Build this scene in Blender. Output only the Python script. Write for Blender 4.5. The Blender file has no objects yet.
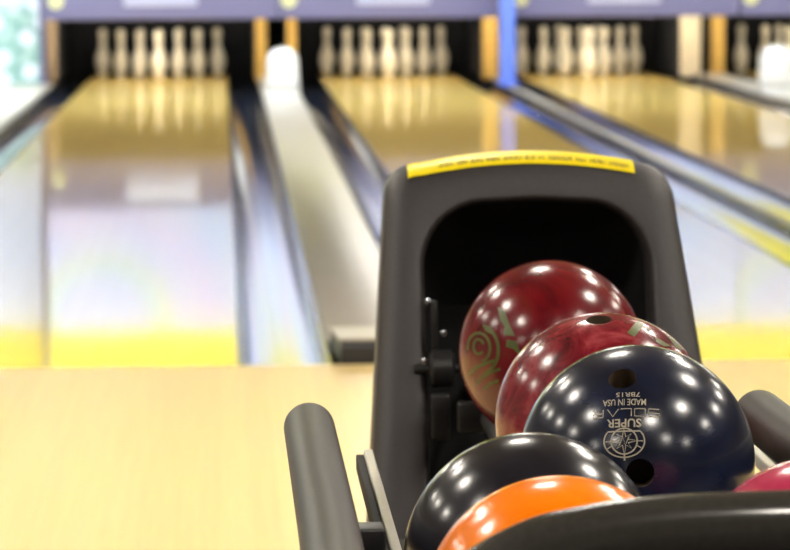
import bpy, bmesh, math, random
from mathutils import Vector, Matrix
random.seed(7)
PI = math.pi
S = bpy.context.scene
C = S.collection

# ------------------------------------------------------------------ camera
# world: lanes run along +Y, foul line at Y = 0, lane surface at Z = 0, metres
FPX = 3441.99
CAM = Vector((0.0139, -8.5432, 1.0499)); YAW, PITCH, ROLL = .0492, .0963, -.0054
fw = Vector((math.sin(YAW)*math.cos(PITCH), math.cos(YAW)*math.cos(PITCH), -math.sin(PITCH)))
rt = fw.cross(Vector((0, 0, 1))).normalized(); up = rt.cross(fw)
rt, up = math.cos(ROLL)*rt + math.sin(ROLL)*up, -math.sin(ROLL)*rt + math.cos(ROLL)*up
cd = bpy.data.cameras.new('camera'); cam = bpy.data.objects.new('camera', cd); C.objects.link(cam)
m = Matrix((rt, up, -fw)).transposed().to_4x4(); m.translation = CAM
cam.matrix_world = m
cd.sensor_width = 36; cd.lens = FPX/790*36; cd.clip_start = .05; cd.clip_end = 100
cd.dof.use_dof = True; cd.dof.focus_distance = 3.22; cd.dof.aperture_fstop = 13.0; cd.dof.aperture_blades = 0
S.camera = cam

# ------------------------------------------------------------------ world, exposure
W = bpy.data.worlds.new('world'); S.world = W; W.use_nodes = True
W.node_tree.nodes['Background'].inputs[0].default_value = (.9, .93, 1, 1)
W.node_tree.nodes['Background'].inputs[1].default_value = .25
S.view_settings.view_transform = 'Standard'; S.view_settings.look = 'None'
S.view_settings.exposure = 0.65; S.view_settings.gamma = 1; S.view_settings.use_curve_mapping = False
LAMP = 52.0        # round ceiling lights over the approach
LANE_FILL = 29.0   # added ceiling lights that brighten the lanes, no known source
FILL_WASH = 47.0        # added wash lights that brighten the masking units and mural
PINLAMP = 80.0     # tube over each pin deck

# ------------------------------------------------------------------ materials
def lin(c):
    return tuple(((v/255)/12.92 if v/255 <= .04045 else ((v/255+.055)/1.055)**2.4) for v in c)
class NT:
    def __init__(s, name):
        s.m = bpy.data.materials.new(name); s.m.use_nodes = True
        s.t = s.m.node_tree; s.b = s.t.nodes['Principled BSDF']
    def n(s, typ, **kw):
        nd = s.t.nodes.new(typ)
        for k, v in kw.items():
            if k.startswith('i_'): nd.inputs[int(k[2:])].default_value = v
            else: setattr(nd, k, v)
        return nd
    def l(s, a, b): s.t.links.new(a, b)
    def coord(s, kind='Object', scale=(1, 1, 1)):
        tc = s.n('ShaderNodeTexCoord'); mp = s.n('ShaderNodeMapping'); mp.inputs['Scale'].default_value = scale
        s.l(tc.outputs[kind], mp.inputs[0]); return mp.outputs[0]
    def ramp(s, fac, stops):
        r = s.n('ShaderNodeValToRGB'); e = r.color_ramp.elements
        while len(e) < len(stops): e.new(.5)
        for el, (p, c) in zip(e, stops): el.position = p; el.color = (*c, 1)
        s.l(fac, r.inputs[0]); return r.outputs[0]
    def noise(s, vec, scale, detail=4, rough=.5, dist=0):
        n = s.n('ShaderNodeTexNoise'); n.inputs['Scale'].default_value = scale; n.inputs['Detail'].default_value = detail
        n.inputs['Roughness'].default_value = rough; n.inputs['Distortion'].default_value = dist
        s.l(vec, n.inputs['Vector']); return n.outputs[0]
    def bump(s, h, strength, dist=.002):
        b = s.n('ShaderNodeBump'); b.inputs['Strength'].default_value = strength; b.inputs['Distance'].default_value = dist
        s.l(h, b.inputs['Height']); s.l(b.outputs[0], s.b.inputs['Normal'])
    def base(s, c): s.l(c, s.b.inputs['Base Color'])
    def set(s, **kw):
        for k, v in kw.items(): s.b.inputs[k.replace('_', ' ')].default_value = v
        return s
def plain(name, c, rough=.5, var=.08, scale=30, bump=0, metal=0, **kw):
    t = NT(name); v = t.coord()
    f = t.noise(v, scale, 5)
    c = Vector(c)
    t.base(t.ramp(f, [(.25, c*(1-var)), (.75, c*(1+var))]))
    t.set(Roughness=rough, Metallic=metal, **kw)
    if bump: t.bump(t.noise(v, scale*6, 2), bump, .001)
    return t.m
def emit(name, c, strength):
    t = NT(name); t.set(Base_Color=(*c, 1), Emission_Color=(*c, 1), Emission_Strength=strength); return t.m
def boards(name, dark, light, width, rough, spec=.5, coat=0):
    """narrow maple boards running along Y"""
    t = NT(name)
    v = t.coord('Object', (1/width, .4, 1))
    sep = t.n('ShaderNodeSeparateXYZ'); t.l(v, sep.inputs[0])
    fl = t.n('ShaderNodeMath', operation='FLOOR'); t.l(sep.outputs[0], fl.inputs[0])
    wn = t.n('ShaderNodeTexWhiteNoise', noise_dimensions='1D'); t.l(fl.outputs[0], wn.inputs['W'])
    gr = t.noise(t.coord('Object', (60, 1.2, 1)), 1.0, 5, .6)
    mx = t.n('ShaderNodeMath', operation='MULTIPLY_ADD'); t.l(wn.outputs[0], mx.inputs[0]); mx.inputs[1].default_value = .35
    t.l(gr, mx.inputs[2])
    t.base(t.ramp(mx.outputs[0], [(.3, dark), (.95, light)]))
    t.set(Roughness=rough, Specular_IOR_Level=spec, Coat_Weight=coat, Coat_Roughness=rough*.6)
    return t.m

M = {}
M['lane'] = boards('lane_wood', (.60, .425, .13), (.64, .46, .15), .0274, .045, .36, 0)
# lane finish: oiled clear coat over the wood, its mirror share capped by fine wear
lt = M['lane'].node_tree; pb = lt.nodes['Principled BSDF']; src = pb.inputs['Base Color'].links[0].from_socket
df = lt.nodes.new('ShaderNodeBsdfDiffuse'); gl = lt.nodes.new('ShaderNodeBsdfGlossy'); fr = lt.nodes.new('ShaderNodeFresnel'); mn = lt.nodes.new('ShaderNodeMath'); ms = lt.nodes.new('ShaderNodeMixShader')
fr.inputs['IOR'].default_value = 1.50; mn.operation = 'MINIMUM'; mn.inputs[1].default_value = .53; gl.inputs['Roughness'].default_value = .05
lt.links.new(src, df.inputs['Color']); lt.links.new(fr.outputs[0], mn.inputs[0]); lt.links.new(mn.outputs[0], ms.inputs[0]); lt.links.new(df.outputs[0], ms.inputs[1]); lt.links.new(gl.outputs[0], ms.inputs[2])
lt.links.new(ms.outputs[0], lt.nodes['Material Output'].inputs['Surface']); lt.nodes.remove(pb)
M['approach'] = boards('approach_wood', (.70, .51, .21), (.82, .62, .28), .055, .30, .5)
M['carpet'] = plain('carpet_dark', (.045, .04, .042), .95, .4, 60, .6)
M['gutter'] = plain('gutter_plastic', (.022, .028, .048), .10, .25, 6, 0)
M['cap'] = plain('cap_laminate', (.42, .39, .335), .36, .06, 8)
M['cap_dark'] = plain('cap_side_dark', (.02, .022, .028), .3, .1)
M['ledge'] = plain('ledge_laminate', (.62, .58, .50), .3, .06, 5)
M['purple'] = plain('purple_fascia', (.165, .155, .27), .45, .05, 20)
M['sign_white'] = plain('sign_white', (.85, .87, .95), .4, .02)
M['sign_lilac'] = plain('sign_lilac', (.46, .46, .62), .4, .02)
M['disc'] = plain('disc_cream', (.72, .70, .36), .4, .04)
M['yellow_band'] = plain('yellow_band', (.93, .78, .02), .5, .03, 10)
M['kick_gold'] = plain('gold_board', (.60, .38, .10), .4, .2, 12)
M['kick_tan'] = plain('tan_board', (.62, .46, .30), .4, .12, 12)
M['kick_white'] = plain('pale_board', (.80, .70, .52), .4, .1, 12)
M['pit'] = plain('pit_black', (.008, .009, .012), .9, .2)
M['shade_side'] = plain('shade_side_navy', (.012, .014, .022), .7, .2)
M['blue_post'] = plain('blue_paint', (.15, .25, .85), .35, .05)
M['white_cover'] = plain('white_plastic', (.88, .88, .86), .25, .02)
M['pin'] = plain('pin_coating', (.86, .80, .66), .25, .03, 20)
M['ceiling'] = plain('ceiling_paint', (.16, .155, .15), .9, .08, 3)
M['wall'] = plain('wall_paint', (.42, .38, .34), .8, .06, 2)
M['lamp'] = emit('lamp_diffuser', (1, .93, .82), LAMP)
M['fill_lane'] = emit('lane_fill_diffuser', (1, .95, .88), LANE_FILL)
M['fill_wash'] = emit('fill_wash_diffuser', (.80, .90, 1), FILL_WASH)
M['pin_lamp'] = emit('pin_tube', (1, .90, .70), PINLAMP)
M['lamp_frame'] = plain('lamp_trim', (.5, .5, .5), .5)
M['hood'] = plain('hood_plastic', (.030, .026, .027), .45, .16, 240, .25)
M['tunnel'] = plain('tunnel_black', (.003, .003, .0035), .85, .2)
M['mech'] = plain('mechanism_steel', (.018, .018, .019), .4, .3, 40, 0, .3)
M['bolt'] = plain('bolt_steel', (.55, .56, .6), .25, .1, 40, 0, 1)
M['label'] = plain('label_yellow', (.86, .67, .0), .38, .02, 40)
M['print'] = plain('label_print', (.16, .12, .01), .6, .05)
M['rubber'] = plain('bumper_foam', (.034, .031, .027), .27, .12, 160, .05)
t = NT('bumper_foam'); v = t.coord()
t.base(t.ramp(t.noise(v, 160, 4), [(.25, (.029, .027, .023)), (.75, (.038, .035, .031))]))
sp = t.n('ShaderNodeSeparateXYZ'); t.l(v, sp.inputs[0])
mr = t.n('ShaderNodeMapRange'); t.l(sp.outputs[1], mr.inputs['Value'])
for k_, v_ in (('From Min', -2.05), ('From Max', -1.85), ('To Min', .19), ('To Max', .50)): mr.inputs[k_].default_value = v_
t.l(mr.outputs[0], t.b.inputs['Roughness']); M['rubber'] = t.m
M['rail'] = plain('rail_black', (.02, .02, .022), .35, .1)
M['frame'] = plain('frame_black', (.018, .018, .02), .4, .1)
M['side_bar'] = plain('side_bar_beige', (.55, .53, .46), .35, .06, 60)

def marble(name, stops, scale, rough=.20, dist=1.2, detail=5):
    t = NT(name); v = t.coord()
    t.base(t.ramp(t.noise(v, scale, detail, .6, dist), stops))
    t.set(Roughness=rough, Specular_IOR_Level=.6)
    return t.m
M['ball_red'] = marble('ball_deep_red', [(.30, (.055, .002, .004)), (.52, (.15, .003, .008)), (.75, (.12, .014, .004))], 9, .2)
M['ball_crimson'] = marble('ball_crimson_swirl', [(.32, (.07, .004, .008)), (.5, (.19, .012, .020)), (.68, (.33, .05, .06))], 16, .2, 2.0)
M['ball_navy'] = marble('ball_navy_swirl', [(.30, (.004, .005, .010)), (.55, (.009, .013, .034)), (.8, (.018, .026, .062))], 8, .2, 1.5)
M['ball_black'] = marble('ball_charcoal', [(.3, (.006, .006, .008)), (.6, (.014, .014, .022)), (.85, (.04, .038, .018))], 7, .2, 1.0)
M['ball_orange'] = marble('ball_orange', [(.3, (.86, .17, .0)), (.7, (.98, .25, .003))], 8)
M['ball_pink'] = marble('ball_pink', [(.3, (.34, .016, .06)), (.7, (.50, .04, .11))], 12)
M['hole'] = plain('hole_lining', (.075, .052, .03), .6, .2)
M['mark_green'] = plain('mark_olive_green', (.075, .095, .016), .35, .25, 60)
M['mark_cream'] = plain('mark_cream', (.36, .32, .24), .5, .1, 300)

# pale art board: white with soft pastel rings
t = NT('mask_art'); v = t.coord('Object')
sep = t.n('ShaderNodeSeparateXYZ'); t.l(v, sep.inputs[0])
gr = t.n('ShaderNodeVectorMath', operation='DISTANCE'); t.l(v, gr.inputs[0]); gr.inputs[1].default_value = (.40, 0, 1.18)
col = t.ramp(gr.outputs['Value'], [(.0, (.45, .62, .98)), (.30, (.62, .66, .98)), (.40, (.45, .74, .55)), (.47, (.88, .82, .36)), (.54, (.70, .74, .96)), (.78, (.78, .60, .86)), (1, (.60, .72, 1.0))])
nz = t.ramp(t.noise(v, 2.2, 2), [(.38, (.62, .74, 1.0)), (.60, (.88, .86, .98))])
mx = t.n('ShaderNodeMix', data_type='RGBA'); mx.inputs['Factor'].default_value = .45
t.l(col, mx.inputs['A']); t.l(nz, mx.inputs['B']); t.base(mx.outputs['Result']); t.set(Roughness=.9, Specular_IOR_Level=.1)
M['art'] = t.m
# flower mural: green foliage with white blossoms, paler towards the top
t = NT('mural_print'); v = t.coord('Object')
g = t.ramp(t.noise(v, 7, 4, .6), [(.34, (.10, .28, .25)), (.5, (.30, .52, .46)), (.66, (.66, .80, .74))])
sp2 = t.n('ShaderNodeSeparateXYZ'); t.l(v, sp2.inputs[0]); cb = t.n('ShaderNodeCombineXYZ'); t.l(sp2.outputs[0], cb.inputs[0]); t.l(sp2.outputs[2], cb.inputs[1])
vo = t.n('ShaderNodeTexVoronoi', feature='F1', voronoi_dimensions='2D'); vo.inputs['Scale'].default_value = 5.5; t.l(cb.outputs[0], vo.inputs['Vector'])
bl = t.ramp(vo.outputs['Distance'], [(.24, (1, 1, 1)), (.42, (0, 0, 0))])
mx = t.n('ShaderNodeMix', data_type='RGBA'); t.l(bl, mx.inputs['Factor']); t.l(g, mx.inputs['A']); mx.inputs['B'].default_value = (.80, .86, .93, 1)
sep = t.n('ShaderNodeSeparateXYZ'); t.l(v, sep.inputs[0])
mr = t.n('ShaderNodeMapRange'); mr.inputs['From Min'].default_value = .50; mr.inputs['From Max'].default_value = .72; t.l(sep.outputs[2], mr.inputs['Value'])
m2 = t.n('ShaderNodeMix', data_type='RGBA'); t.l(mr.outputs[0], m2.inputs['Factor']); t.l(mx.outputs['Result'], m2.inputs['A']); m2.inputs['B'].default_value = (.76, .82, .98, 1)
t.base(m2.outputs['Result']); t.set(Roughness=.5)
M['mural'] = t.m

# ------------------------------------------------------------------ mesh helpers
def link(name, me, mats, parent=None, loc=None, smooth=False):
    o = bpy.data.objects.new(name, me); C.objects.link(o)
    for mt in (mats if isinstance(mats, (list, tuple)) else [mats]):
        me.materials.append(M[mt] if isinstance(mt, str) else mt)
    if smooth: me.shade_smooth()
    if parent: o.parent = parent
    if loc: o.location = loc
    return o
def mesh(name, verts, faces, mats, parent=None, loc=None, smooth=False, fmat=None, fix=True):
    me = bpy.data.meshes.new(name); me.from_pydata([tuple(v) for v in verts], [], faces)
    if fix:
        bm = bmesh.new(); bm.from_mesh(me); bmesh.ops.recalc_face_normals(bm, faces=bm.faces[:]); bm.to_mesh(me); bm.free()
    o = link(name, me, mats, parent, loc, smooth)
    if fmat:
        for p, k in zip(me.polygons, fmat): p.material_index = k
    return o
def tag(o, label=None, cat=None, group=None, kind=None):
    if label: o['label'] = label
    if cat: o['category'] = cat
    if group: o['group'] = group
    if kind: o['kind'] = kind
    return o
def empty(name, loc=(0, 0, 0)):
    o = bpy.data.objects.new(name, None); C.objects.link(o); o.location = loc; o.empty_display_size = .1; return o
def box(name, lo, hi, mat, parent=None, bevel=0, seg=2, loc=None):
    bm = bmesh.new(); bmesh.ops.create_cube(bm, size=1)
    lo, hi = Vector(lo), Vector(hi)
    for v in bm.verts: v.co = Vector([lo[i] + (v.co[i]+.5)*(hi[i]-lo[i]) for i in range(3)])
    if bevel: bmesh.ops.bevel(bm, geom=bm.edges[:], offset=bevel, segments=seg, affect='EDGES', profile=.5)
    me = bpy.data.meshes.new(name); bm.to_mesh(me); bm.free()
    o = link(name, me, mat, parent, loc)
    if bevel:
        for p in me.polygons: p.use_smooth = True
        me.set_sharp_from_angle(angle=math.radians(50))
    return o
def catmull(pts, n=8):
    pts = [Vector(p) for p in pts]; out = []
    for i in range(len(pts)-1):
        p0 = pts[max(i-1, 0)]; p1 = pts[i]; p2 = pts[i+1]; p3 = pts[min(i+2, len(pts)-1)]
        for k in range(n):
            u = k/n
            out.append(.5*((2*p1) + (p2-p0)*u + (2*p0-5*p1+4*p2-p3)*u*u + (3*p1-p0-3*p2+p3)*u**3))
    out.append(pts[-1]); return out
def tube(name, path, r, mat, parent=None, seg=16, dome=False, loc=None):
    path = [Vector(p) for p in path]; V = []; F = []
    n = len(path); rings = []
    tan = [(path[min(i+1, n-1)]-path[max(i-1, 0)]).normalized() for i in range(n)]
    ref = Vector((0, 0, 1)) if abs(tan[0].z) < .9 else Vector((1, 0, 0))
    def ring(c, t_, rr):
        nonlocal ref
        a = (ref - t_*ref.dot(t_)).normalized(); b = t_.cross(a); ref = a
        k = len(V)
        for j in range(seg):
            th = 2*PI*j/seg; V.append(c + (a*math.cos(th)+b*math.sin(th))*rr)
        rings.append(k)
    if dome:
        for q in (.02, .35, .62, .82, .95):
            s_ = q*PI/2; ring(path[0] - tan[0]*r*.8*math.cos(s_), tan[0], r*math.sin(s_))
    for i in range(n): ring(path[i], tan[i], r)
    if dome:
        for q in (.95, .82, .62, .35, .02):
            s_ = q*PI/2; ring(path[-1] + tan[-1]*r*.8*math.cos(s_), tan[-1], r*math.sin(s_))
    for a, b in zip(rings, rings[1:]):
        for j in range(seg): F.append((a+j, a+(j+1) % seg, b+(j+1) % seg, b+j))
    F.append(tuple(range(seg))); F.append(tuple(range(rings[-1], rings[-1]+seg)))
    o = mesh(name, V, F, mat, parent, loc, True)
    o.data.set_sharp_from_angle(angle=math.radians(60)); return o
def lathe(name, prof, mat, parent=None, seg=24, loc=None, axis='z'):
    V = []; F = []
    for r, z in prof:
        for j in range(seg):
            a = 2*PI*j/seg; V.append((r*math.cos(a), r*math.sin(a), z))
    for i in range(len(prof)-1):
        for j in range(seg): F.append((i*seg+j, i*seg+(j+1) % seg, (i+1)*seg+(j+1) % seg, (i+1)*seg+j))
    F.append(tuple(range(seg))); F.append(tuple(range((len(prof)-1)*seg, len(prof)*seg)))
    if axis == 'x': V = [(z, x, y) for x, y, z in V]
    if axis == 'y': V = [(x, z, y) for x, y, z in V]
    o = mesh(name, V, F, mat, parent, loc, True); o.data.set_sharp_from_angle(angle=math.radians(50)); return o

# ------------------------------------------------------------------ setting: shell
LW = 1.0668/2; GW = .235
LANES = [-.495, 1.295, 2.86, 4.635]
Y_MASK = 16.42; Y_END = 19.9; CEIL = 3.0
X0, X1, Y0 = -7.0, 11.0, -13.0
def struct(o, label): return tag(o, label, None, None, 'structure')
YA = -4.72
struct(box('floor', (X0, YA, -.12), (X1, 0, 0), 'approach'), 'pale maple approach floor in front of the lanes')
struct(box('floor_concourse', (X0, Y0, -.12), (X1, YA-.001, 0), 'carpet'), 'dark carpeted bowlers area behind the approach')
struct(box('ceiling', (X0-.1, Y0-.1, CEIL), (X1+.1, Y_END+.1, CEIL+.1), 'ceiling'), 'dark ceiling over the bowling hall')
struct(box('wall_left', (X0-.1, Y0, -.3), (X0, Y_END, CEIL), 'wall'), 'plain wall beside the hall')
struct(box('wall_right', (X1, Y0, -.3), (X1+.1, Y_END, CEIL), 'wall'), 'plain wall on the far side of the hall')
struct(box('wall_rear', (X0, Y0-.1, -.3), (X1, Y0, CEIL), 'wall'), 'plain wall behind the seating side')
struct(box('wall_end', (X0, Y_END, -.3), (X1, Y_END+.1, CEIL), 'pit'), 'dark wall behind the pinsetters')
struct(box('floor_slab', (X0, .0, -.3), (X1, Y_END, -.16), 'pit'), 'dark slab under the lanes')
LNAME = ['lane beside the flower mural', 'lane between white track cover and blue post', 'lane between blue post and pale kickback board', 'lane beyond the second white track cover']
for x, d in zip(LANES, LNAME):
    struct(box('lane', (x-LW, .0, -.12), (x+LW, 19.25, 0), 'lane'), 'glossy maple bowling ' + d)
def gutter(xc, label):
    V = []; F = []; n = 16; hw = GW/2
    prof = []
    for j in range(n+1):
        a = PI*j/n; prof.append((-(hw-.004)*math.cos(a), -.004-.075*math.sin(a)**.8))
    prof = [(-hw, -.003)] + prof + [(hw, -.003)]
    k = len(prof)
    for y in (0.001, 19.25):
        for px, pz in prof: V.append((xc+px, y, pz))
        for px, pz in reversed(prof): V.append((xc+px*1.0, y, -.13))
    kk = 2*k
    for j in range(kk): F.append((j, (j+1) % kk, kk+(j+1) % kk, kk+j))
    o = mesh('gutter', V, F, 'gutter', None, None, True); o.data.set_sharp_from_angle(angle=math.radians(60))
    struct(o, label)
for x, d in zip(LANES, LNAME):
    gutter(x-LW-GW/2, 'dark glossy gutter on one side of the ' + d)
    gutter(x+LW+GW/2, 'dark glossy gutter on the other side of the ' + d)
def division(name, xa, xb, z, label, y0=0.02, y1=18.0, mat='cap'):
    """raised capping between two gutters: dark core with a pale laminate top"""
    root = box(name, (xa, y0, -.13), (xb, y1, z-.012), 'cap_dark')
    struct(root, label)
    box('capping', (xa-.006, y0-.004, z-.012), (xb+.006, y1, z), mat, root, .005, 2)
    return root
e = [(LANES[0]+LW+GW, LANES[1]-LW-GW), (LANES[1]+LW+GW, LANES[2]-LW-GW), (LANES[2]+LW+GW, LANES[3]-LW-GW)]
CAPZ = .03
division('trim_1', e[0][0]+.004, e[0][1]-.004, CAPZ, 'wide pale return capping between the paired gutters', .30)
division('trim_2', min(e[1])+.003 if e[1][1] > e[1][0] else e[1][0]-.02, max(e[1])-.003, .02, 'narrow pale capping behind the blue post line')
division('trim_3', e[2][0]+.004, e[2][1]-.004, CAPZ, 'wide pale return capping below the second white cover', .30)
struct(box('trim_5', (LANES[3]+LW+GW+.002, .02, -.15), (X1, 17.2, .02), 'ledge', None, .006), 'pale ledge beside the outermost gutter beyond the last lane')
struct(box('trim_4', (X0, .02, -.15), (LANES[0]-LW-GW-.002, 17.2, .02), 'ledge', None, .006), 'pale ledge beside the gutter in front of the mural')
# dark nosing block at the foul end of each return capping
for i, (a, b) in enumerate((e[0], e[2])):
    r = empty('capping_nose', ((a+b)/2, .02, 0))
    hw = (b-a)/2-.004
    pr = [(-hw+.02, 0, 0), (-hw+.02, 0, .040), (-hw+.02, .012, .056), (-hw+.004, .28, .056), (-hw+.004, .28, 0)]
    V = [Vector(q) for q in pr] + [Vector((-q[0], q[1], q[2])) for q in pr]
    mesh('nose_body', V, [(0, 1, 2, 3, 4), (5, 6, 7, 8, 9), (0, 1, 6, 5), (1, 2, 7, 6), (2, 3, 8, 7), (3, 4, 9, 8), (4, 0, 5, 9)], 'cap_dark', r)
    mesh('nose_top', [(-hw+.016, .006, .0565), (hw-.016, .006, .0565), (hw, .281, .0565), (-hw, .281, .0565), (-hw+.016, .006, .0615), (hw-.016, .006, .0615), (hw, .281, .0615), (-hw, .281, .0615)],
         [(0, 1, 2, 3), (4, 5, 6, 7), (0, 1, 5, 4), (1, 2, 6, 5), (2, 3, 7, 6), (3, 0, 4, 7)], 'cap', r)
    tag(r, ['dark nosing block where the pale capping behind the ball return meets the approach', 'dark nosing block on the capping past the blue post lane'][i], 'end block')

# ------------------------------------------------------------------ masking units
UW = 1.68
UN = ['joined to the mural side', 'left of the blue post, over two lanes', 'starting behind the blue post', 'over the lane beyond the second white cover']
UN = ['purple and pale masking unit above the pins next to the mural', 'purple and pale masking unit ending at the blue post', 'purple and pale masking unit starting behind the blue post', 'purple and pale masking unit past the pale kickback board']
for k in range(4):
    xl = -1.28 + UW*k; r = empty('masking_unit', (xl, Y_MASK, .505))
    w = UW-.006
    box('fascia', (.003, 0, 0), (w, .10, .36), 'purple', r, .012, 3)
    box('art_board', (.003, .012, .362), (w, .09, 1.245), 'art', r)
    box('top_band', (.003, .004, 1.248), (w, .09, CEIL-.505-.004), 'yellow_band', r)
    pl = box('name_plate', (.575, -.012, .098), (1.105, -.001, .295), 'sign_lilac', r, .004)
    box('white_strip', (.585, -.0135, .205), (1.095, -.0122, .288), 'sign_white', pl)
    lathe('number_disc', [(.052, -.012), (.056, -.008), (.056, -.001)], 'disc', r, 24, (.086, 0, .135), 'y')
    tag(r, UN[k], 'masking unit', 'masking units above the pin decks')
r = empty('masking_unit', (-1.28+UW*4, Y_MASK, .505))
box('fascia', (.003, 0, 0), (3.2, .10, .36), 'purple', r, .012, 3); box('art_board', (.003, .012, .362), (3.2, .09, 1.245), 'art', r); box('top_band', (.003, .004, 1.248), (3.2, .09, CEIL-.509), 'yellow_band', r)
tag(r, 'wide masking unit beyond the last lane, past the others', 'masking unit', 'masking units above the pin decks')
# mural on the mural side of the first lane
r = empty('mural_panel', (-1.305, 16.9, .03))
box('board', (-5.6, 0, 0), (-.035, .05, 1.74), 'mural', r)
box('top_band', (-5.6, 0, 1.742), (-.035, .05, CEIL-.03), 'yellow_band', r)
box('edge_strip', (-.035, -.01, 0), (.0, .05, CEIL-.03), 'purple', r)
tag(r, 'green and white flower mural panel beside the first lane', 'mural')
box('side_return', (.0, .0, .0), (.012, .05, CEIL-.03), 'purple', r)
# blue post in front of the masking joint
r = empty('blue_post', (2.057, 16.26, .02))
box('shaft', (-.052, -.05, .012), (.052, .05, CEIL-.03), 'blue_post', r, .012, 3)
box('foot_plate', (-.075, -.07, 0), (.075, .07, .014), 'blue_post', r, .004)
tag(r, 'bright blue square post standing between two lanes in front of the masking', 'post')

# ------------------------------------------------------------------ kickbacks, pits, pin lights
def kick(xa, xb, mat, label, y0=17.95):
    r = empty('kickback_board', ((xa+xb)/2, y0, -.0)); hw = (xb-xa)/2
    box('board', (-hw, .030, .0), (hw, 1.6, .80), 'shade_side', r, .006)  # board sides coloured near black to stand in for shade in the pit
    box('front_edge', (-hw+.006, -.004, .0), (hw-.006, .030, .80), mat, r, .004)
    tag(r, label, 'kickback board', 'kickback boards at the pin decks')
kick(-1.352, -1.262, 'kick_tan', 'tan kickback board between the mural and the first pins')
kick(.252, .345, 'kick_gold', 'gold kickback board behind the white cover, nearer to the mural')
kick(.492, .575, 'kick_gold', 'gold kickback board behind the white cover, farther from the mural')
kick(2.0, 2.125, 'kick_gold', 'gold kickback board right beside the blue post')
kick(3.53, 3.70, 'kick_white', 'broad pale kickback board of a pair behind the second white cover')
kick(3.77, 3.885, 'kick_gold', 'narrow gold kickback board of a pair behind the second white cover')
PL = ['lane beside the mural', 'lane between white cover and blue post', 'lane between blue post and pale board', 'lane beyond the pale kickback board']
SIDE = [('mural side', 'white cover side'), ('white cover side', 'blue post side'), ('blue post side', 'pale board side'), ('pale board side', 'far wall side')]
for x, d in zip(LANES, LNAME):
    r = empty('pit_curtain', (x, 19.62, -.12))
    n = 22; V = []; F = []
    for j in range(n+1):
        xx = -.76+1.52*j/n; yy = .012*math.sin(j*1.9)
        V += [(xx, yy, .0), (xx, yy, .95), (xx, yy+.012, .0), (xx, yy+.012, .95)]
    for j in range(n):
        a = 4*j; b = a+4; F += [(a, b, b+1, a+1), (a+2, b+2, b+3, a+3), (a+1, b+1, b+3, a+3), (a, b, b+2, a+2)]
    mesh('cloth', V, F, 'pit', r, None, True)
    lathe('hanging_bar', [(.014, -.78), (.014, .78)], 'frame', r, 12, (0, .006, .955), 'x')
    tag(r, 'black pit curtain behind the pins on the ' + d, 'curtain', 'pit curtains')
    r = empty('pin_light', (x, 17.5, .68))
    lathe('tube', [(.010, -.5), (.017, -.49), (.017, .49), (.010, .5)], 'pin_lamp', r, 12, (0, 0, 0), 'x')
    box('reflector', (-.54, -.06, .03), (.54, .06, .05), 'lamp_frame', r, .005)
    for s in (-1, 1): box('end_holder', (s*.52-.02, -.03, -.03), (s*.52+.02, .03, .031), 'lamp_frame', r, .004)
    tag(r, 'lamp tube behind the masking over the pins', 'lamp', 'pin deck lights')

# ------------------------------------------------------------------ pins
IN = .0254
PROF = [(0, 0), (1.0, 0), (1.08, .06), (1.20, .3), (1.415, .75), (1.953, 2.25), (2.255, 3.375), (2.383, 4.5), (2.2815, 5.875), (1.8515, 7.25), (1.236, 8.625), (.9825, 9.375), (.8985, 10), (.935, 10.875), (1.047, 11.75), (1.203, 12.625), (1.2735, 13.5), (1.2, 14.1), (.95, 14.6), (.55, 14.9), (.1, 15)]
pin0 = lathe('bowling_pin', [(max(r_, .001)*IN, z_*IN) for r_, z_ in PROF], 'pin', None, 24)
me_pin = pin0.data; first = True
ROWN = ['head pin', 'second row', 'third row', 'back row']
for li, x in enumerate(LANES):
    for row in range(4):
        for j in range(row+1):
            o = pin0 if first else pin0.copy()
            if not first: C.objects.link(o)
            first = False
            o.location = (x + (j-row/2)*.3048, 18.288+row*.264, 0)
            o.rotation_euler.z = random.uniform(0, 6)
            if row == 0: pos = 'head pin in front of its rack'
            else:
                mid = row/2
                if j == mid: pos = 'middle of the second row' if row == 1 else 'middle of the third row'
                else:
                    sd = SIDE[li][0 if j < mid else 1]
                    outer = (j in (0, row))
                    pos = ROWN[row] + (' outer' if (outer and row == 3) else ' inner' if row == 3 else '') + ', ' + sd
            tag(o, 'white pin, ' + pos + ', ' + PL[li], 'bowling pin', 'bowling pins')

# ------------------------------------------------------------------ white ball-track covers on the return capping
def cover(x, y, label):
    r = empty('track_cover', (x, y, CAPZ))
    V = []; F = []; N = 14
    def arch(hw, h, yy):
        out = []
        rr = hw*1.0
        out.append((-hw*1.12, yy, 0)); out.append((-hw*1.05, yy, (h-rr)*.5))
        for j in range(N+1):
            a = PI - PI*j/N; out.append((hw*math.copysign(abs(math.cos(a))**.92, math.cos(a)), yy, h-rr+rr*math.sin(a)**.92))
        out.append((hw*1.05, yy, (h-rr)*.5)); out.append((hw*1.12, yy, 0)); return out
    secs = [(.070, .250, .0), (.092, .285, .012), (.104, .305, .04), (.106, .308, .08), (.106, .308, .20), (.09, .26, .27)]
    for hw, h, yy in secs: V += arch(hw, h, yy)
    k = N+5
    for s in range(len(secs)-1):
        for j in range(k-1): F.append((s*k+j, s*k+j+1, (s+1)*k+j+1, (s+1)*k+j))
        F.append((s*k, s*k+k-1, (s+1)*k+k-1, (s+1)*k))
    F.append(tuple(range(k))); F.append(tuple(range((len(secs)-1)*k, len(secs)*k)))
    mesh('shell', V, F, 'white_cover', r, None, True)
    box('base_flange', (-.118, -.005, 0), (.118, .28, .012), 'white_cover', r, .004)
    tag(r, label, 'track cover', 'white ball track covers')
cover((e[0][0]+e[0][1])/2+.012, 14.9, 'white rounded ball track cover in front of the two gold kickback boards')
cover((e[2][0]+e[2][1])/2, 14.5, 'white rounded ball track cover in front of the pale and gold boards')

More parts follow.
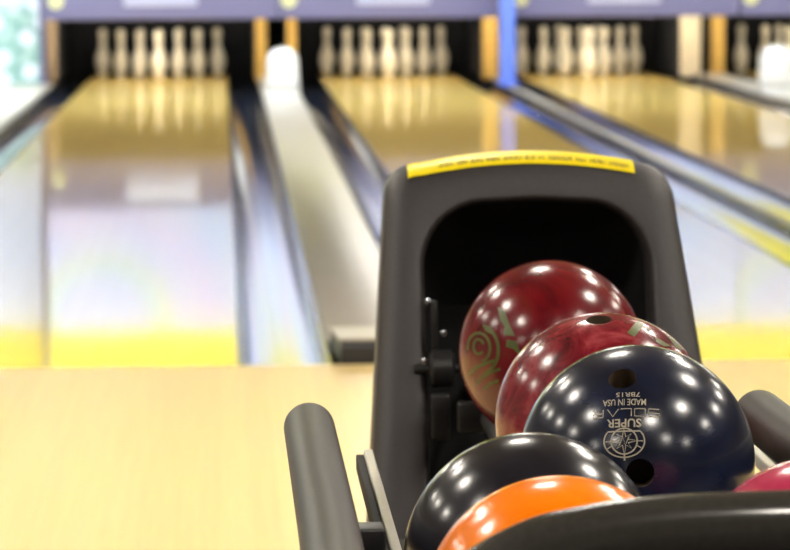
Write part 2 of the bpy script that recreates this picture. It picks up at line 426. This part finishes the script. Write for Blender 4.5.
# ------------------------------------------------------------------ lights (lane and wash lights are added for brightness)
def lamp(x, y, mat, rad, label, group):
    r = empty('ceiling_light', (x, y, CEIL))
    lathe('diffuser', [(rad*.2, -.055), (rad*.7, -.05), (rad, -.035), (rad, -.012)], mat, r, 28)
    lathe('rim', [(rad+.03, -.04), (rad+.035, -.03), (rad+.035, -.0005)], 'lamp_frame', r, 28)
    tag(r, label, 'ceiling light', group)
for y in (-9.2, -6.2, -4.2, -2.1, -.1):
    for x in ((-4.2, -1.85, 2.15, 4.35) if y != -2.1 else (-4.2, -1.85, .3, 2.15, 4.35)):
        lamp(x, y, 'lamp', .24, 'round white ceiling light above the approach', 'ceiling lights above the approach')
lamp(.85, -7.5, 'lamp', .24, 'round white ceiling light above the bowlers area', 'ceiling lights above the approach')
for y in (8.4, 12.2):  # added lamps, only there to brighten the far lanes and track covers
    for x in (-3.2, 1.3, 5.8):
        lamp(x, y, 'fill_lane', .45, 'added round fill light above the lanes', 'added fill lights above the lanes')
for k in (-2, -1.3, -.55, 0, 1, 2, 3, 4):  # added fixtures that brighten the masking; the first three serve the mural
    r = empty('fill_washer', (-1.28+UW*k+.84, 13.8 if k >= 0 else 14.9 if k == -1.3 else 13.6, CEIL-.02))
    q = box('diffuser', (-.7, -.09, -.02), (.7, .09, -.001), 'fill_wash', r)
    q.location = (0, 0, -.10); q.rotation_euler.x = math.radians(48)
    h = box('housing', (-.74, -.11, .001), (.74, .11, .05), 'lamp_frame', r, .006); h.location = q.location; h.rotation_euler = q.rotation_euler
    for s in (-.5, .5): box('hanger', (s-.012, -.012, -.10), (s+.012, .012, .02), 'lamp_frame', r)
    tag(r, 'added long fill light hung from the ceiling to brighten masking and mural', 'wash light', 'added fill lights for masking and mural')

# ------------------------------------------------------------------ ball return
BR = empty('ball_return', (.405, -4.13, 0))
tag(BR, 'charcoal plastic ball return with yellow warning label and padded bumper rack', 'ball return')
OX, OY = .405, -4.13
def L(p): return (p[0]-OX, p[1]-OY, p[2])       # world to ball-return space
# hood: rings of rounded-arch outlines
def outline(hw, slope, zt, rc, crown, zb, soft=False):
    pts = []
    for j in range(9):
        z = zb + (zt-rc-zb)*j/8; pts.append((-(hw+(zt-rc-z)*slope), z))
    for j in range(1, 9):
        a = PI - PI/2*j/8; pts.append((-hw+rc+rc*math.cos(a), zt-rc+rc*math.sin(a)))
    w = hw-rc
    for j in range(1, 12):
        x = -w+2*w*j/12; pts.append((x, zt+crown*((1+math.cos(PI*x/w))/2 if soft else 1-(x/w)**2)))
    pts.append((w, zt))
    for j in range(1, 9):
        a = PI/2 - PI/2*j/8; pts.append((hw-rc+rc*math.cos(a), zt-rc+rc*math.sin(a)))
    for j in range(7, -1, -1):
        z = zb + (zt-rc-zb)*j/8; pts.append((hw+(zt-rc-z)*slope, z))
    return pts
LEAN = .45; ZT = .765
HW, RC = .1875, .048
def fy(z): return -(ZT - z)*LEAN*(1 if z > .3 else 1)
def outer(inset, dy, zdrop=0, narrow=0):
    pts = outline(HW-inset-narrow, .10, ZT-inset-zdrop, RC-inset*.5, .014, .004)
    return [(x+(ZT-z)*.022, fy(z)+dy, z) for x, z in pts]
ICX = .005
def inner(grow, dy):
    pts = outline(.1435+grow, .0, .714+grow, .080+grow*.8, .003, .36-grow, True)
    return [(x+ICX, fy(z)+dy, z) for x, z in pts]
rings = [inner(0, .06), inner(0, .030)]
for q in (15, 35, 55, 75, 90):
    a = math.radians(q); rings.append(inner(.010*(1-math.cos(a)), .030*(1-math.sin(a))))
FR = .028
for q in (0, 20, 40, 60, 80, 90):
    a = math.radians(q); rings.append(outer(FR*(1-math.sin(a)), FR*(1-math.cos(a))))
i_f = len(rings)-6
rings += [outer(0, .10, .003), outer(0, .20, .02, .012), outer(0, .32, .06, .035), outer(0, .44, .13, .06)]
V = []; F = []
K = len(rings[0])
for rg in rings: V += rg
for s in range(len(rings)-1):
    for j in range(K-1): F.append((s*K+j, s*K+j+1, (s+1)*K+j+1, (s+1)*K+j))
a = (i_f-1)*K; b = i_f*K
F.append((a, a+K-1, b+K-1, b))                      # lower front panel
for s in range(i_f, len(rings)-1): F.append((s*K, s*K+K-1, (s+1)*K+K-1, (s+1)*K))
for s in range(0, i_f-1): F.append((s*K, s*K+K-1, (s+1)*K+K-1, (s+1)*K))
F.append(tuple(range((len(rings)-1)*K, len(rings)*K)))
hood = mesh('hood', V, F, 'hood', BR, None, True); hood.data.set_sharp_from_angle(angle=math.radians(48))
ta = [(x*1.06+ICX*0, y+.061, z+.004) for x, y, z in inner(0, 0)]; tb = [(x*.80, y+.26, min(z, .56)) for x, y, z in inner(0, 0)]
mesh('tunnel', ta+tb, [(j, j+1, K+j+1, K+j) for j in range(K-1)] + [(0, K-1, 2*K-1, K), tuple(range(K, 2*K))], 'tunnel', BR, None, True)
# yellow label wrapped over the top front edge
def label_pt(x, s):
    """s = arc length measured back from just below the front edge"""
    x -= .010; w = HW-RC
    zc = .014*(1-(max(-w, min(w, x))/w)**2) if abs(x) < w else -RC+math.sqrt(max(0, RC**2-(abs(x)-w)**2))
    arc = FR*PI/2
    if s < arc: th = s/FR; dz = -FR*(1-math.sin(th)); dy = FR*(1-math.cos(th)); nz, ny = math.sin(th), -math.cos(th)
    else: dz = -(s-arc)*.04; dy = FR + (s-arc); nz, ny = 1, 0
    z = ZT+zc+dz; off = .0012
    return Vector((x, fy(z)+dy+ny*off, z+nz*off))
V = []; F = []; nx = 30; ss = [.0145, .0175, .021, .026, .031, .036, .042, .050, .060]
for i in range(nx+1):
    x = -.1465+.293*i/nx
    for s in ss: V.append(label_pt(x, s))
for i in range(nx):
    for j in range(len(ss)-1):
        k = len(ss); F.append((i*k+j, (i+1)*k+j, (i+1)*k+j+1, i*k+j+1))
lab = mesh('warning_label', V, F, 'label', BR, None, True); tag(lab, 'yellow warning label with one faint printed line')
# the printed line is too small to read: rows of tiny strokes in word groups
V = []; F = []
def stroke(x, s0, s1, w, sl):
    k = len(V)
    for (xx, s) in ((x, s0), (x+w, s0), (x+w+sl, s1), (x+sl, s1)):
        p = label_pt(xx, s); V.append(p + Vector((0, -.0005, .0004)))
    F.append((k, k+1, k+2, k+3))
xw = .139
for n in (10, 8, 5, 12, 3, 5, 9, 7, 6, 5, 8):
    for c_ in range(n):
        h = random.choice((.0, 0, .0018)); d_ = random.choice((0, 0, 0, .0015))
        stroke(xw, .0205-d_, .0265+h, .0007, random.uniform(-.001, .001))
        if random.random() < .7: stroke(xw-.0013, .0212, .0255, .0006, random.uniform(-.0008, .0008))
        if random.random() < .6: stroke(xw-.0012, .0208, .0218, .0014, 0)
        xw -= .0026
    xw -= .0045
    if xw < -.138: break
mesh('printed_line', V, F, 'print', lab, None, False, None, False)
# lift mechanism inside the tunnel mouth
lathe('lift_roller', [(.018, -.016), (.024, -.012), (.024, .012), (.018, .016)], 'mech', BR, 20, L((.284, -4.245, .515)), 'x')
lathe('roller_axle', [(.006, -.03), (.006, .03)], 'mech', BR, 12, L((.280, -4.245, .515)), 'x')
box('guide_plate', L((.268, -4.285, .43)), L((.292, -4.27, .487)), 'mech', BR, .003)
box('guide_arm', L((.272, -4.235, .53)), L((.280, -4.22, .60)), 'mech', BR, .003)
box('cradle_block', L((.300, -4.30, .44)), L((.335, -4.285, .48)), 'mech', BR, .004)
for p in ((.262, -4.245, .525), (.268, -4.21, .597), (.287, -4.225, .558)):
    lathe('bolt', [(.0025, -.004), (.0045, -.003), (.0045, .003)], 'bolt', BR, 6, L(p), 'y')
# ball track rails and rack rails
def zf(y): return .530 + (y+5.4)*.011
BALLR = .1092; RR = .010; HALF = .055
DROP = math.sqrt((BALLR+RR)**2-HALF**2)
ZB, ZF = .569, .5285
for s in (-1, 1):
    tube('track_rail', catmull([L((.393+s*HALF, -3.95, ZB-DROP-.005)), L((.393+s*HALF, -4.50, ZB-DROP-.005)), L((.393+s*HALF, -4.75, ZB-DROP)), L((.393+s*HALF, -5.49, ZB-DROP))], 5), RR, 'rail', BR, 12)
for xc in (.270, .494):
    for s in (-1, 1):
        tube('rack_rail', [L((xc+s*HALF, -5.40, zf(-5.4)-DROP)), L((xc+s*HALF, -6.02, zf(-6.02)-DROP))], RR, 'rail', BR, 12)
for y_, z_, xa, xb in ((-4.80, ZB-DROP-.02, .33, .47), (-5.42, ZB-DROP-.02, .33, .47), (-5.56, ZF-DROP-.025, .16, .586), (-5.98, ZF-DROP-.03, .16, .586)):
    tube('cross_bar', [L((xa, y_, z_)), L((xb, y_, z_))], .011, 'frame', BR, 12)
# beige side bars with dark outer faces
for xa, xb in ((.160, .170), (.576, .586)):
    sgn = -1 if xa < .3 else 1
    b_ = box('side_bar', L((xa, -6.02, .490)), L((xb, -4.86, .505)), 'side_bar', BR, .002)
    xo = (xa-.0085, xa-.0002) if sgn < 0 else (xb+.0005, xb+.0095)
    box('side_skirt', L((xo[0], -6.0, .484)), L((xo[1], -4.872, .501)), 'tunnel', b_, .001)
for xs in (.165, .581):
    for y_ in (-5.56, -5.98): box('bar_support', L((xs-.006, y_-.012, .395)), L((xs+.006, y_+.012, .491)), 'frame', BR, .002)
# padded bumper: one continuous horseshoe, raised across the front
BP = [(.096, -5.095, .562), (.0965, -5.35, .562), (.097, -5.70, .562), (.097, -5.98, .562), (.104, -6.12, .565), (.130, -6.185, .572), (.170, -6.190, .588), (.196, -6.182, .608), (.225, -6.181, .623), (.2505, -6.181, .6304), (.3095, -6.183, .6392), (.4046, -6.187, .6428), (.50, -6.18, .641), (.60, -6.13, .63), (.682, -6.06, .612), (.714, -5.94, .598), (.710, -5.79, .586), (.668, -5.65, .578), (.600, -5.52, .574), (.560, -5.38, .573), (.552, -5.25, .573), (.550, -5.12, .573)]
tube('bumper', catmull([L(p) for p in BP], 8), .0258, 'rubber', BR, 28, True)
for xa, xb, y_ in ((.10, .152, -5.53), (.10, .152, -5.85)):
    box('bumper_bracket', L((xa, y_-.02, .512)), L((xb, y_+.02, .536)), 'frame', BR, .003)
    box('bracket_drop', L((.142, y_-.02, .45)), L((.1495, y_+.02, .513)), 'frame', BR, .002)
for y_ in (-5.50, -5.80):
    box('bumper_bracket', L((.594, y_-.02, .512)), L((.705, y_+.02, .550)), 'frame', BR, .003)
# pedestal under the rack
box('pedestal', L((.27, -5.75, .03)), L((.48, -4.62, .37)), 'hood', BR, .03, 4)
box('pedestal_base', L((.22, -5.85, 0)), L((.53, -4.60, .035)), 'hood', BR, .012, 3)
box('drip_pan', L((.175, -6.0, .371)), L((.572, -4.72, .382)), 'tunnel', BR, .003)

# ------------------------------------------------------------------ bowling balls
def frame_at(c, u, v):
    """surface direction of a ball point given in ball radii right / up as seen along the lane, with its tangent axes"""
    to = (CAM - c).normalized()
    r_ = Vector((0, 0, 1)).cross(to).normalized(); u_ = to.cross(r_)
    n = (r_*u + u_*v + to*math.sqrt(max(0, 1-u*u-v*v))).normalized()
    ex = (r_ - n*r_.dot(n)).normalized(); ey = n.cross(ex)
    return n, ex, ey
def ball(name, c, mat, label, holes=(), group='bowling balls on the rack'):
    c = Vector(c)
    bm = bmesh.new(); bmesh.ops.create_icosphere(bm, subdivisions=6, radius=BALLR)
    me = bpy.data.meshes.new(name); bm.to_mesh(me); bm.free()
    o = link(name, me, [mat, 'hole']); o.location = c
    if holes:
        cut = bmesh.new()
        for (u, v, rad) in holes:
            n, ex, ey = frame_at(c, u, v)
            mt = Matrix((ex, ey, n)).transposed().to_4x4(); mt.translation = n*(BALLR-.02)
            bmesh.ops.create_cone(cut, cap_ends=True, segments=40, radius1=rad, radius2=rad, depth=.07, matrix=mt)
        cm = bpy.data.meshes.new('cut'); cut.to_mesh(cm); cut.free()
        co = bpy.data.objects.new('cut', cm); C.objects.link(co); co.location = c
        cm.materials.append(M[mat]); cm.materials.append(M['hole'])
        for p in cm.polygons: p.material_index = 1
        md = o.modifiers.new('b', 'BOOLEAN'); md.operation = 'DIFFERENCE'; md.object = co; md.solver = 'EXACT'
        dg = bpy.context.evaluated_depsgraph_get()
        nm = bpy.data.meshes.new_from_object(o.evaluated_get(dg))
        o.modifiers.clear(); o.data = nm; nm.name = name
        bpy.data.objects.remove(co); bpy.data.meshes.remove(cm); bpy.data.meshes.remove(me)
        me = nm
    nor = []
    for p in me.polygons:
        p.use_smooth = True
        rs = [me.vertices[k].co.length for k in p.vertices]
        out = min(rs) > BALLR*.985
        p.material_index = 0 if out else 1
        for k in p.vertices: nor.append(me.vertices[k].co.normalized() if out else p.normal)
    me.normals_split_custom_set(nor)
    tag(o, label, 'bowling ball', group)
    return o
def on_ball(c, u0, v0, pts, off=.0004):
    """wrap flat marks (x right, y up, in ball radii) onto the ball around surface point u0, v0"""
    n, ex, ey = frame_at(Vector(c), u0, v0); out = []
    for x, y in pts:
        a = math.hypot(x, y)
        d = n if a < 1e-9 else n*math.cos(a) + (ex*x+ey*y)/a*math.sin(a)
        out.append(d*(BALLR+off))
    return out
class Marks:
    def __init__(s): s.P = []; s.F = []
    def ribbon(s, pts, w, closed=False):
        q = [Vector((*p, 0)) for p in pts]; n = len(q); k = len(s.P)
        for i in range(n):
            a = q[(i-1) % n] if closed or i else q[i]; b = q[(i+1) % n] if closed or i < n-1 else q[i]
            t_ = (b-a).normalized(); nn = Vector((-t_.y, t_.x, 0))*w/2
            s.P += [(q[i]+nn)[:2], (q[i]-nn)[:2]]
        for i in range(n if closed else n-1):
            j = (i+1) % n; s.F.append((k+2*i, k+2*i+1, k+2*j+1, k+2*j))
    def poly(s, pts):
        k = len(s.P); s.P += [tuple(p) for p in pts]; s.F.append(tuple(range(k, k+len(pts))))
    def text(s, body, cx, cy, width, height, bold=.0):
        cu = bpy.data.curves.new('t', 'FONT'); cu.body = body; cu.align_x = 'CENTER'; cu.offset = bold; cu.resolution_u = 3
        ob = bpy.data.objects.new('t', cu); C.objects.link(ob)
        dg = bpy.context.evaluated_depsgraph_get(); me = bpy.data.meshes.new_from_object(ob.evaluated_get(dg))
        xs = [v.co.x for v in me.vertices]; ys = [v.co.y for v in me.vertices]
        sx = width/(max(xs)-min(xs)); sy = height/(max(ys)-min(ys)); mx_ = (max(xs)+min(xs))/2; my = (max(ys)+min(ys))/2
        k = len(s.P)
        s.P += [(cx+(v.co.x-mx_)*sx, cy+(v.co.y-my)*sy) for v in me.vertices]
        s.F += [tuple(k+i for i in p.vertices) for p in me.polygons]
        bpy.data.objects.remove(ob); bpy.data.curves.remove(cu); bpy.data.meshes.remove(me)
    def build(s, name, ballo, u0, v0, mat, rot=0, off=.0004, label=None):
        cr, sr = math.cos(rot), math.sin(rot)
        bm = bmesh.new()
        vs = [bm.verts.new((x*cr-y*sr, x*sr+y*cr, 0)) for x, y in s.P]
        for f in s.F:
            try: bm.faces.new([vs[i] for i in f])
            except ValueError: pass
        bmesh.ops.triangulate(bm, faces=bm.faces[:])
        for _ in range(4):
            lg = [e_ for e_ in bm.edges if e_.calc_length() > .05]
            if not lg: break
            bmesh.ops.subdivide_edges(bm, edges=lg, cuts=1); bmesh.ops.triangulate(bm, faces=bm.faces[:])
        W_ = on_ball(ballo.location, u0, v0, [(v.co.x, v.co.y) for v in bm.verts], off)
        for v, w_ in zip(bm.verts, W_): v.co = w_
        bm.normal_update()
        me = bpy.data.meshes.new(name); o = link(name, me, mat, ballo)
        for f in bm.faces:
            if f.normal.dot(f.calc_center_median()) < 0: f.normal_flip()
        bm.to_mesh(me); bm.free()
        if label: o['label'] = label
        return o

b1 = ball('bowling_ball', (.3985, -4.49, ZB-.005), 'ball_red', 'deep red bowling ball with olive swirl marks just inside the return tunnel')
b2 = ball('bowling_ball', (.392, -5.120, ZB), 'ball_crimson', 'crimson swirl bowling ball with finger hole and green marks, behind the navy ball', [(-.045, .93, .0130), (.83, .55, .0125)])
b3 = ball('bowling_ball', (.392, -5.400, ZB), 'ball_navy', 'navy blue bowling ball with upside-down star emblem and finger holes', [(-.12, .70, .0128), (.03, -.085, .0128)])
b4 = ball('bowling_ball', (.270, -5.67, zf(-5.67)), 'ball_black', 'charcoal black bowling ball behind the orange one on the rack')
b5 = ball('bowling_ball', (.273, -5.892, zf(-5.892)), 'ball_orange', 'bright orange bowling ball tucked behind the front bumper')
b6 = ball('bowling_ball', (.494, -5.817, zf(-5.817)), 'ball_pink', 'pink bowling ball beside the navy one, behind the front bumper')

# navy ball: emblem and lettering (readable with the ball turned upside down, hence rot = pi)
mk = Marks()
R1, R2 = .168, .108
ang0 = math.radians(128)
arc = [(R1*1.0*math.cos(a_), -.0+R1*.80*math.sin(a_)) for a_ in [math.radians(-38+256*j/40) for j in range(41)]]
mk.ribbon([(x, y+.165) for x, y in arc], .012, True)
mk.ribbon([(R2*math.cos(2*PI*j/36), .165+R2*math.sin(2*PI*j/36)) for j in range(36)], .012, True)
star = []
for j in range(16):
    rr = (.115 if j % 4 == 0 else .085) if j % 2 == 0 else .036
    star.append((rr*math.sin(2*PI*j/16), .165+rr*math.cos(2*PI*j/16)))
mk.ribbon(star, .010, True)
mk.ribbon([(0, .265), (0, .325)], .014)
mk.ribbon([(-.04, .13), (-.01, .20), (.01, .13), (.04, .20)], .008)
for s in (-1, 1): mk.ribbon([(s*.108, .165), (s*.155, .165)], .008); mk.ribbon([(s*.10, .20), (s*.142, .225)], .008)
mk.build('star_emblem', b3, -.105, .335, 'mark_cream', PI)
mk = Marks(); mk.text('SUPER', 0, .012, .285, .075, .02); mk.build('lettering_super', b3, -.105, .335, 'mark_cream', PI)
mk = Marks()
y0_, y1_ = -.115, -.048; H = .008
def st(x, pts): mk.ribbon([(x+px*.088, y0_+py*(y1_-y0_)) for px, py in pts], H)
st(-.29, [(1, 1), (0, 1), (0, .55), (1, .55), (1, 0), (0, 0)])
st(-.175, [(0, 0), (0, 1), (1, 1), (1, 0), (0, 0)])
st(-.06, [(0, 1), (0, 0), (1, 0)])
st(.045, [(0, 0), (.55, 1), (1.05, 0)])
st(.175, [(0, 0), (0, 1), (1, 1), (1, .5), (.1, .5)]); st(.175, [(.5, .5), (1, 0)])
mk.build('lettering_solar', b3, -.105, .335, 'mark_cream', PI)
mk = Marks(); mk.text('MADE IN USA', .0, -.178, .36, .062, .01); mk.build('lettering_origin', b3, -.105, .335, 'mark_cream', PI)
mk = Marks(); mk.text('7BR15', -.03, -.252, .20, .045, .01); mk.build('serial_number', b3, -.105, .335, 'mark_cream', PI)
# printed marks on the two red balls, given as seen from the rack front (u right, v up, in ball radii)
class Marks2(Marks):
    def __init__(s_, ballo, cx, cy, rp): s_.P = []; s_.F = []; s_.o = ballo; s_.k = (cx, cy, rp)
    def build(s_, name, mat, off=.0004):
        cx, cy, rp = s_.k
        bm = bmesh.new(); vs = [bm.verts.new(((x-cx)/rp, (cy-y)/rp, 0)) for x, y in s_.P]
        for f in s_.F:
            try: bm.faces.new([vs[i] for i in f])
            except ValueError: pass
        bmesh.ops.triangulate(bm, faces=bm.faces[:])
        for _ in range(4):
            lg = [e_ for e_ in bm.edges if e_.calc_length() > .04]
            if not lg: break
            bmesh.ops.subdivide_edges(bm, edges=lg, cuts=1); bmesh.ops.triangulate(bm, faces=bm.faces[:])
        for v in bm.verts: v.co = frame_at(s_.o.location, v.co.x, v.co.y)[0]*(BALLR+off)
        bm.normal_update()
        for f in bm.faces:
            if f.normal.dot(f.calc_center_median()) < 0: f.normal_flip()
        me = bpy.data.meshes.new(name); bm.to_mesh(me); bm.free()
        return link(name, me, mat, s_.o)
    def arc(s_, cx, cy, rx, ry, a0, a1, w, n=24):
        s_.ribbon([(cx+rx*math.cos(math.radians(a0+(a1-a0)*j/n)), cy-ry*math.sin(math.radians(a0+(a1-a0)*j/n))) for j in range(n+1)], w)
K1 = (549.5, 350, 89)
mk = Marks2(b1, *K1)
mk.arc(481, 345, 5, 7, 20, 320, 2.6); mk.arc(481, 346, 11, 14, -70, 190, 2.8); mk.arc(480, 348, 20, 24, -75, 75, 3.2)
mk.ribbon([(472, 371), (478, 365), (487, 361), (497, 358)], 3.2); mk.ribbon([(478, 381), (484, 374), (493, 369), (502, 366)], 2.8); mk.ribbon([(486, 386), (492, 380), (500, 377)], 2.6)
mk.poly([(485, 323), (492, 326), (499, 336), (493, 333), (487, 330)])
mk.build('swirl_mark', 'mark_green')
mk = Marks2(b1, *K1)
mk.poly([(499, 307), (506, 311), (511, 325), (516, 335), (505, 334), (506, 326), (502, 320)])
mk.poly([(508, 338), (518, 340), (521, 354), (514, 347), (507, 345)])
mk.build('flash_mark', 'mark_green')
K2 = (601, 420, 108)
mk = Marks2(b2, *K2); mk.poly([(624, 334), (631, 338), (641, 325), (634, 321)]); mk.build('green_bar', 'mark_green')
mk = Marks2(b2, *K2)
mk.poly([(650, 337), (658, 341), (668, 347), (660, 347), (653, 343)]); mk.poly([(663, 336), (672, 341), (679, 350), (672, 348), (667, 341)]); mk.poly([(642, 328), (648, 330), (645, 333)])
mk.build('green_flash', 'mark_green')
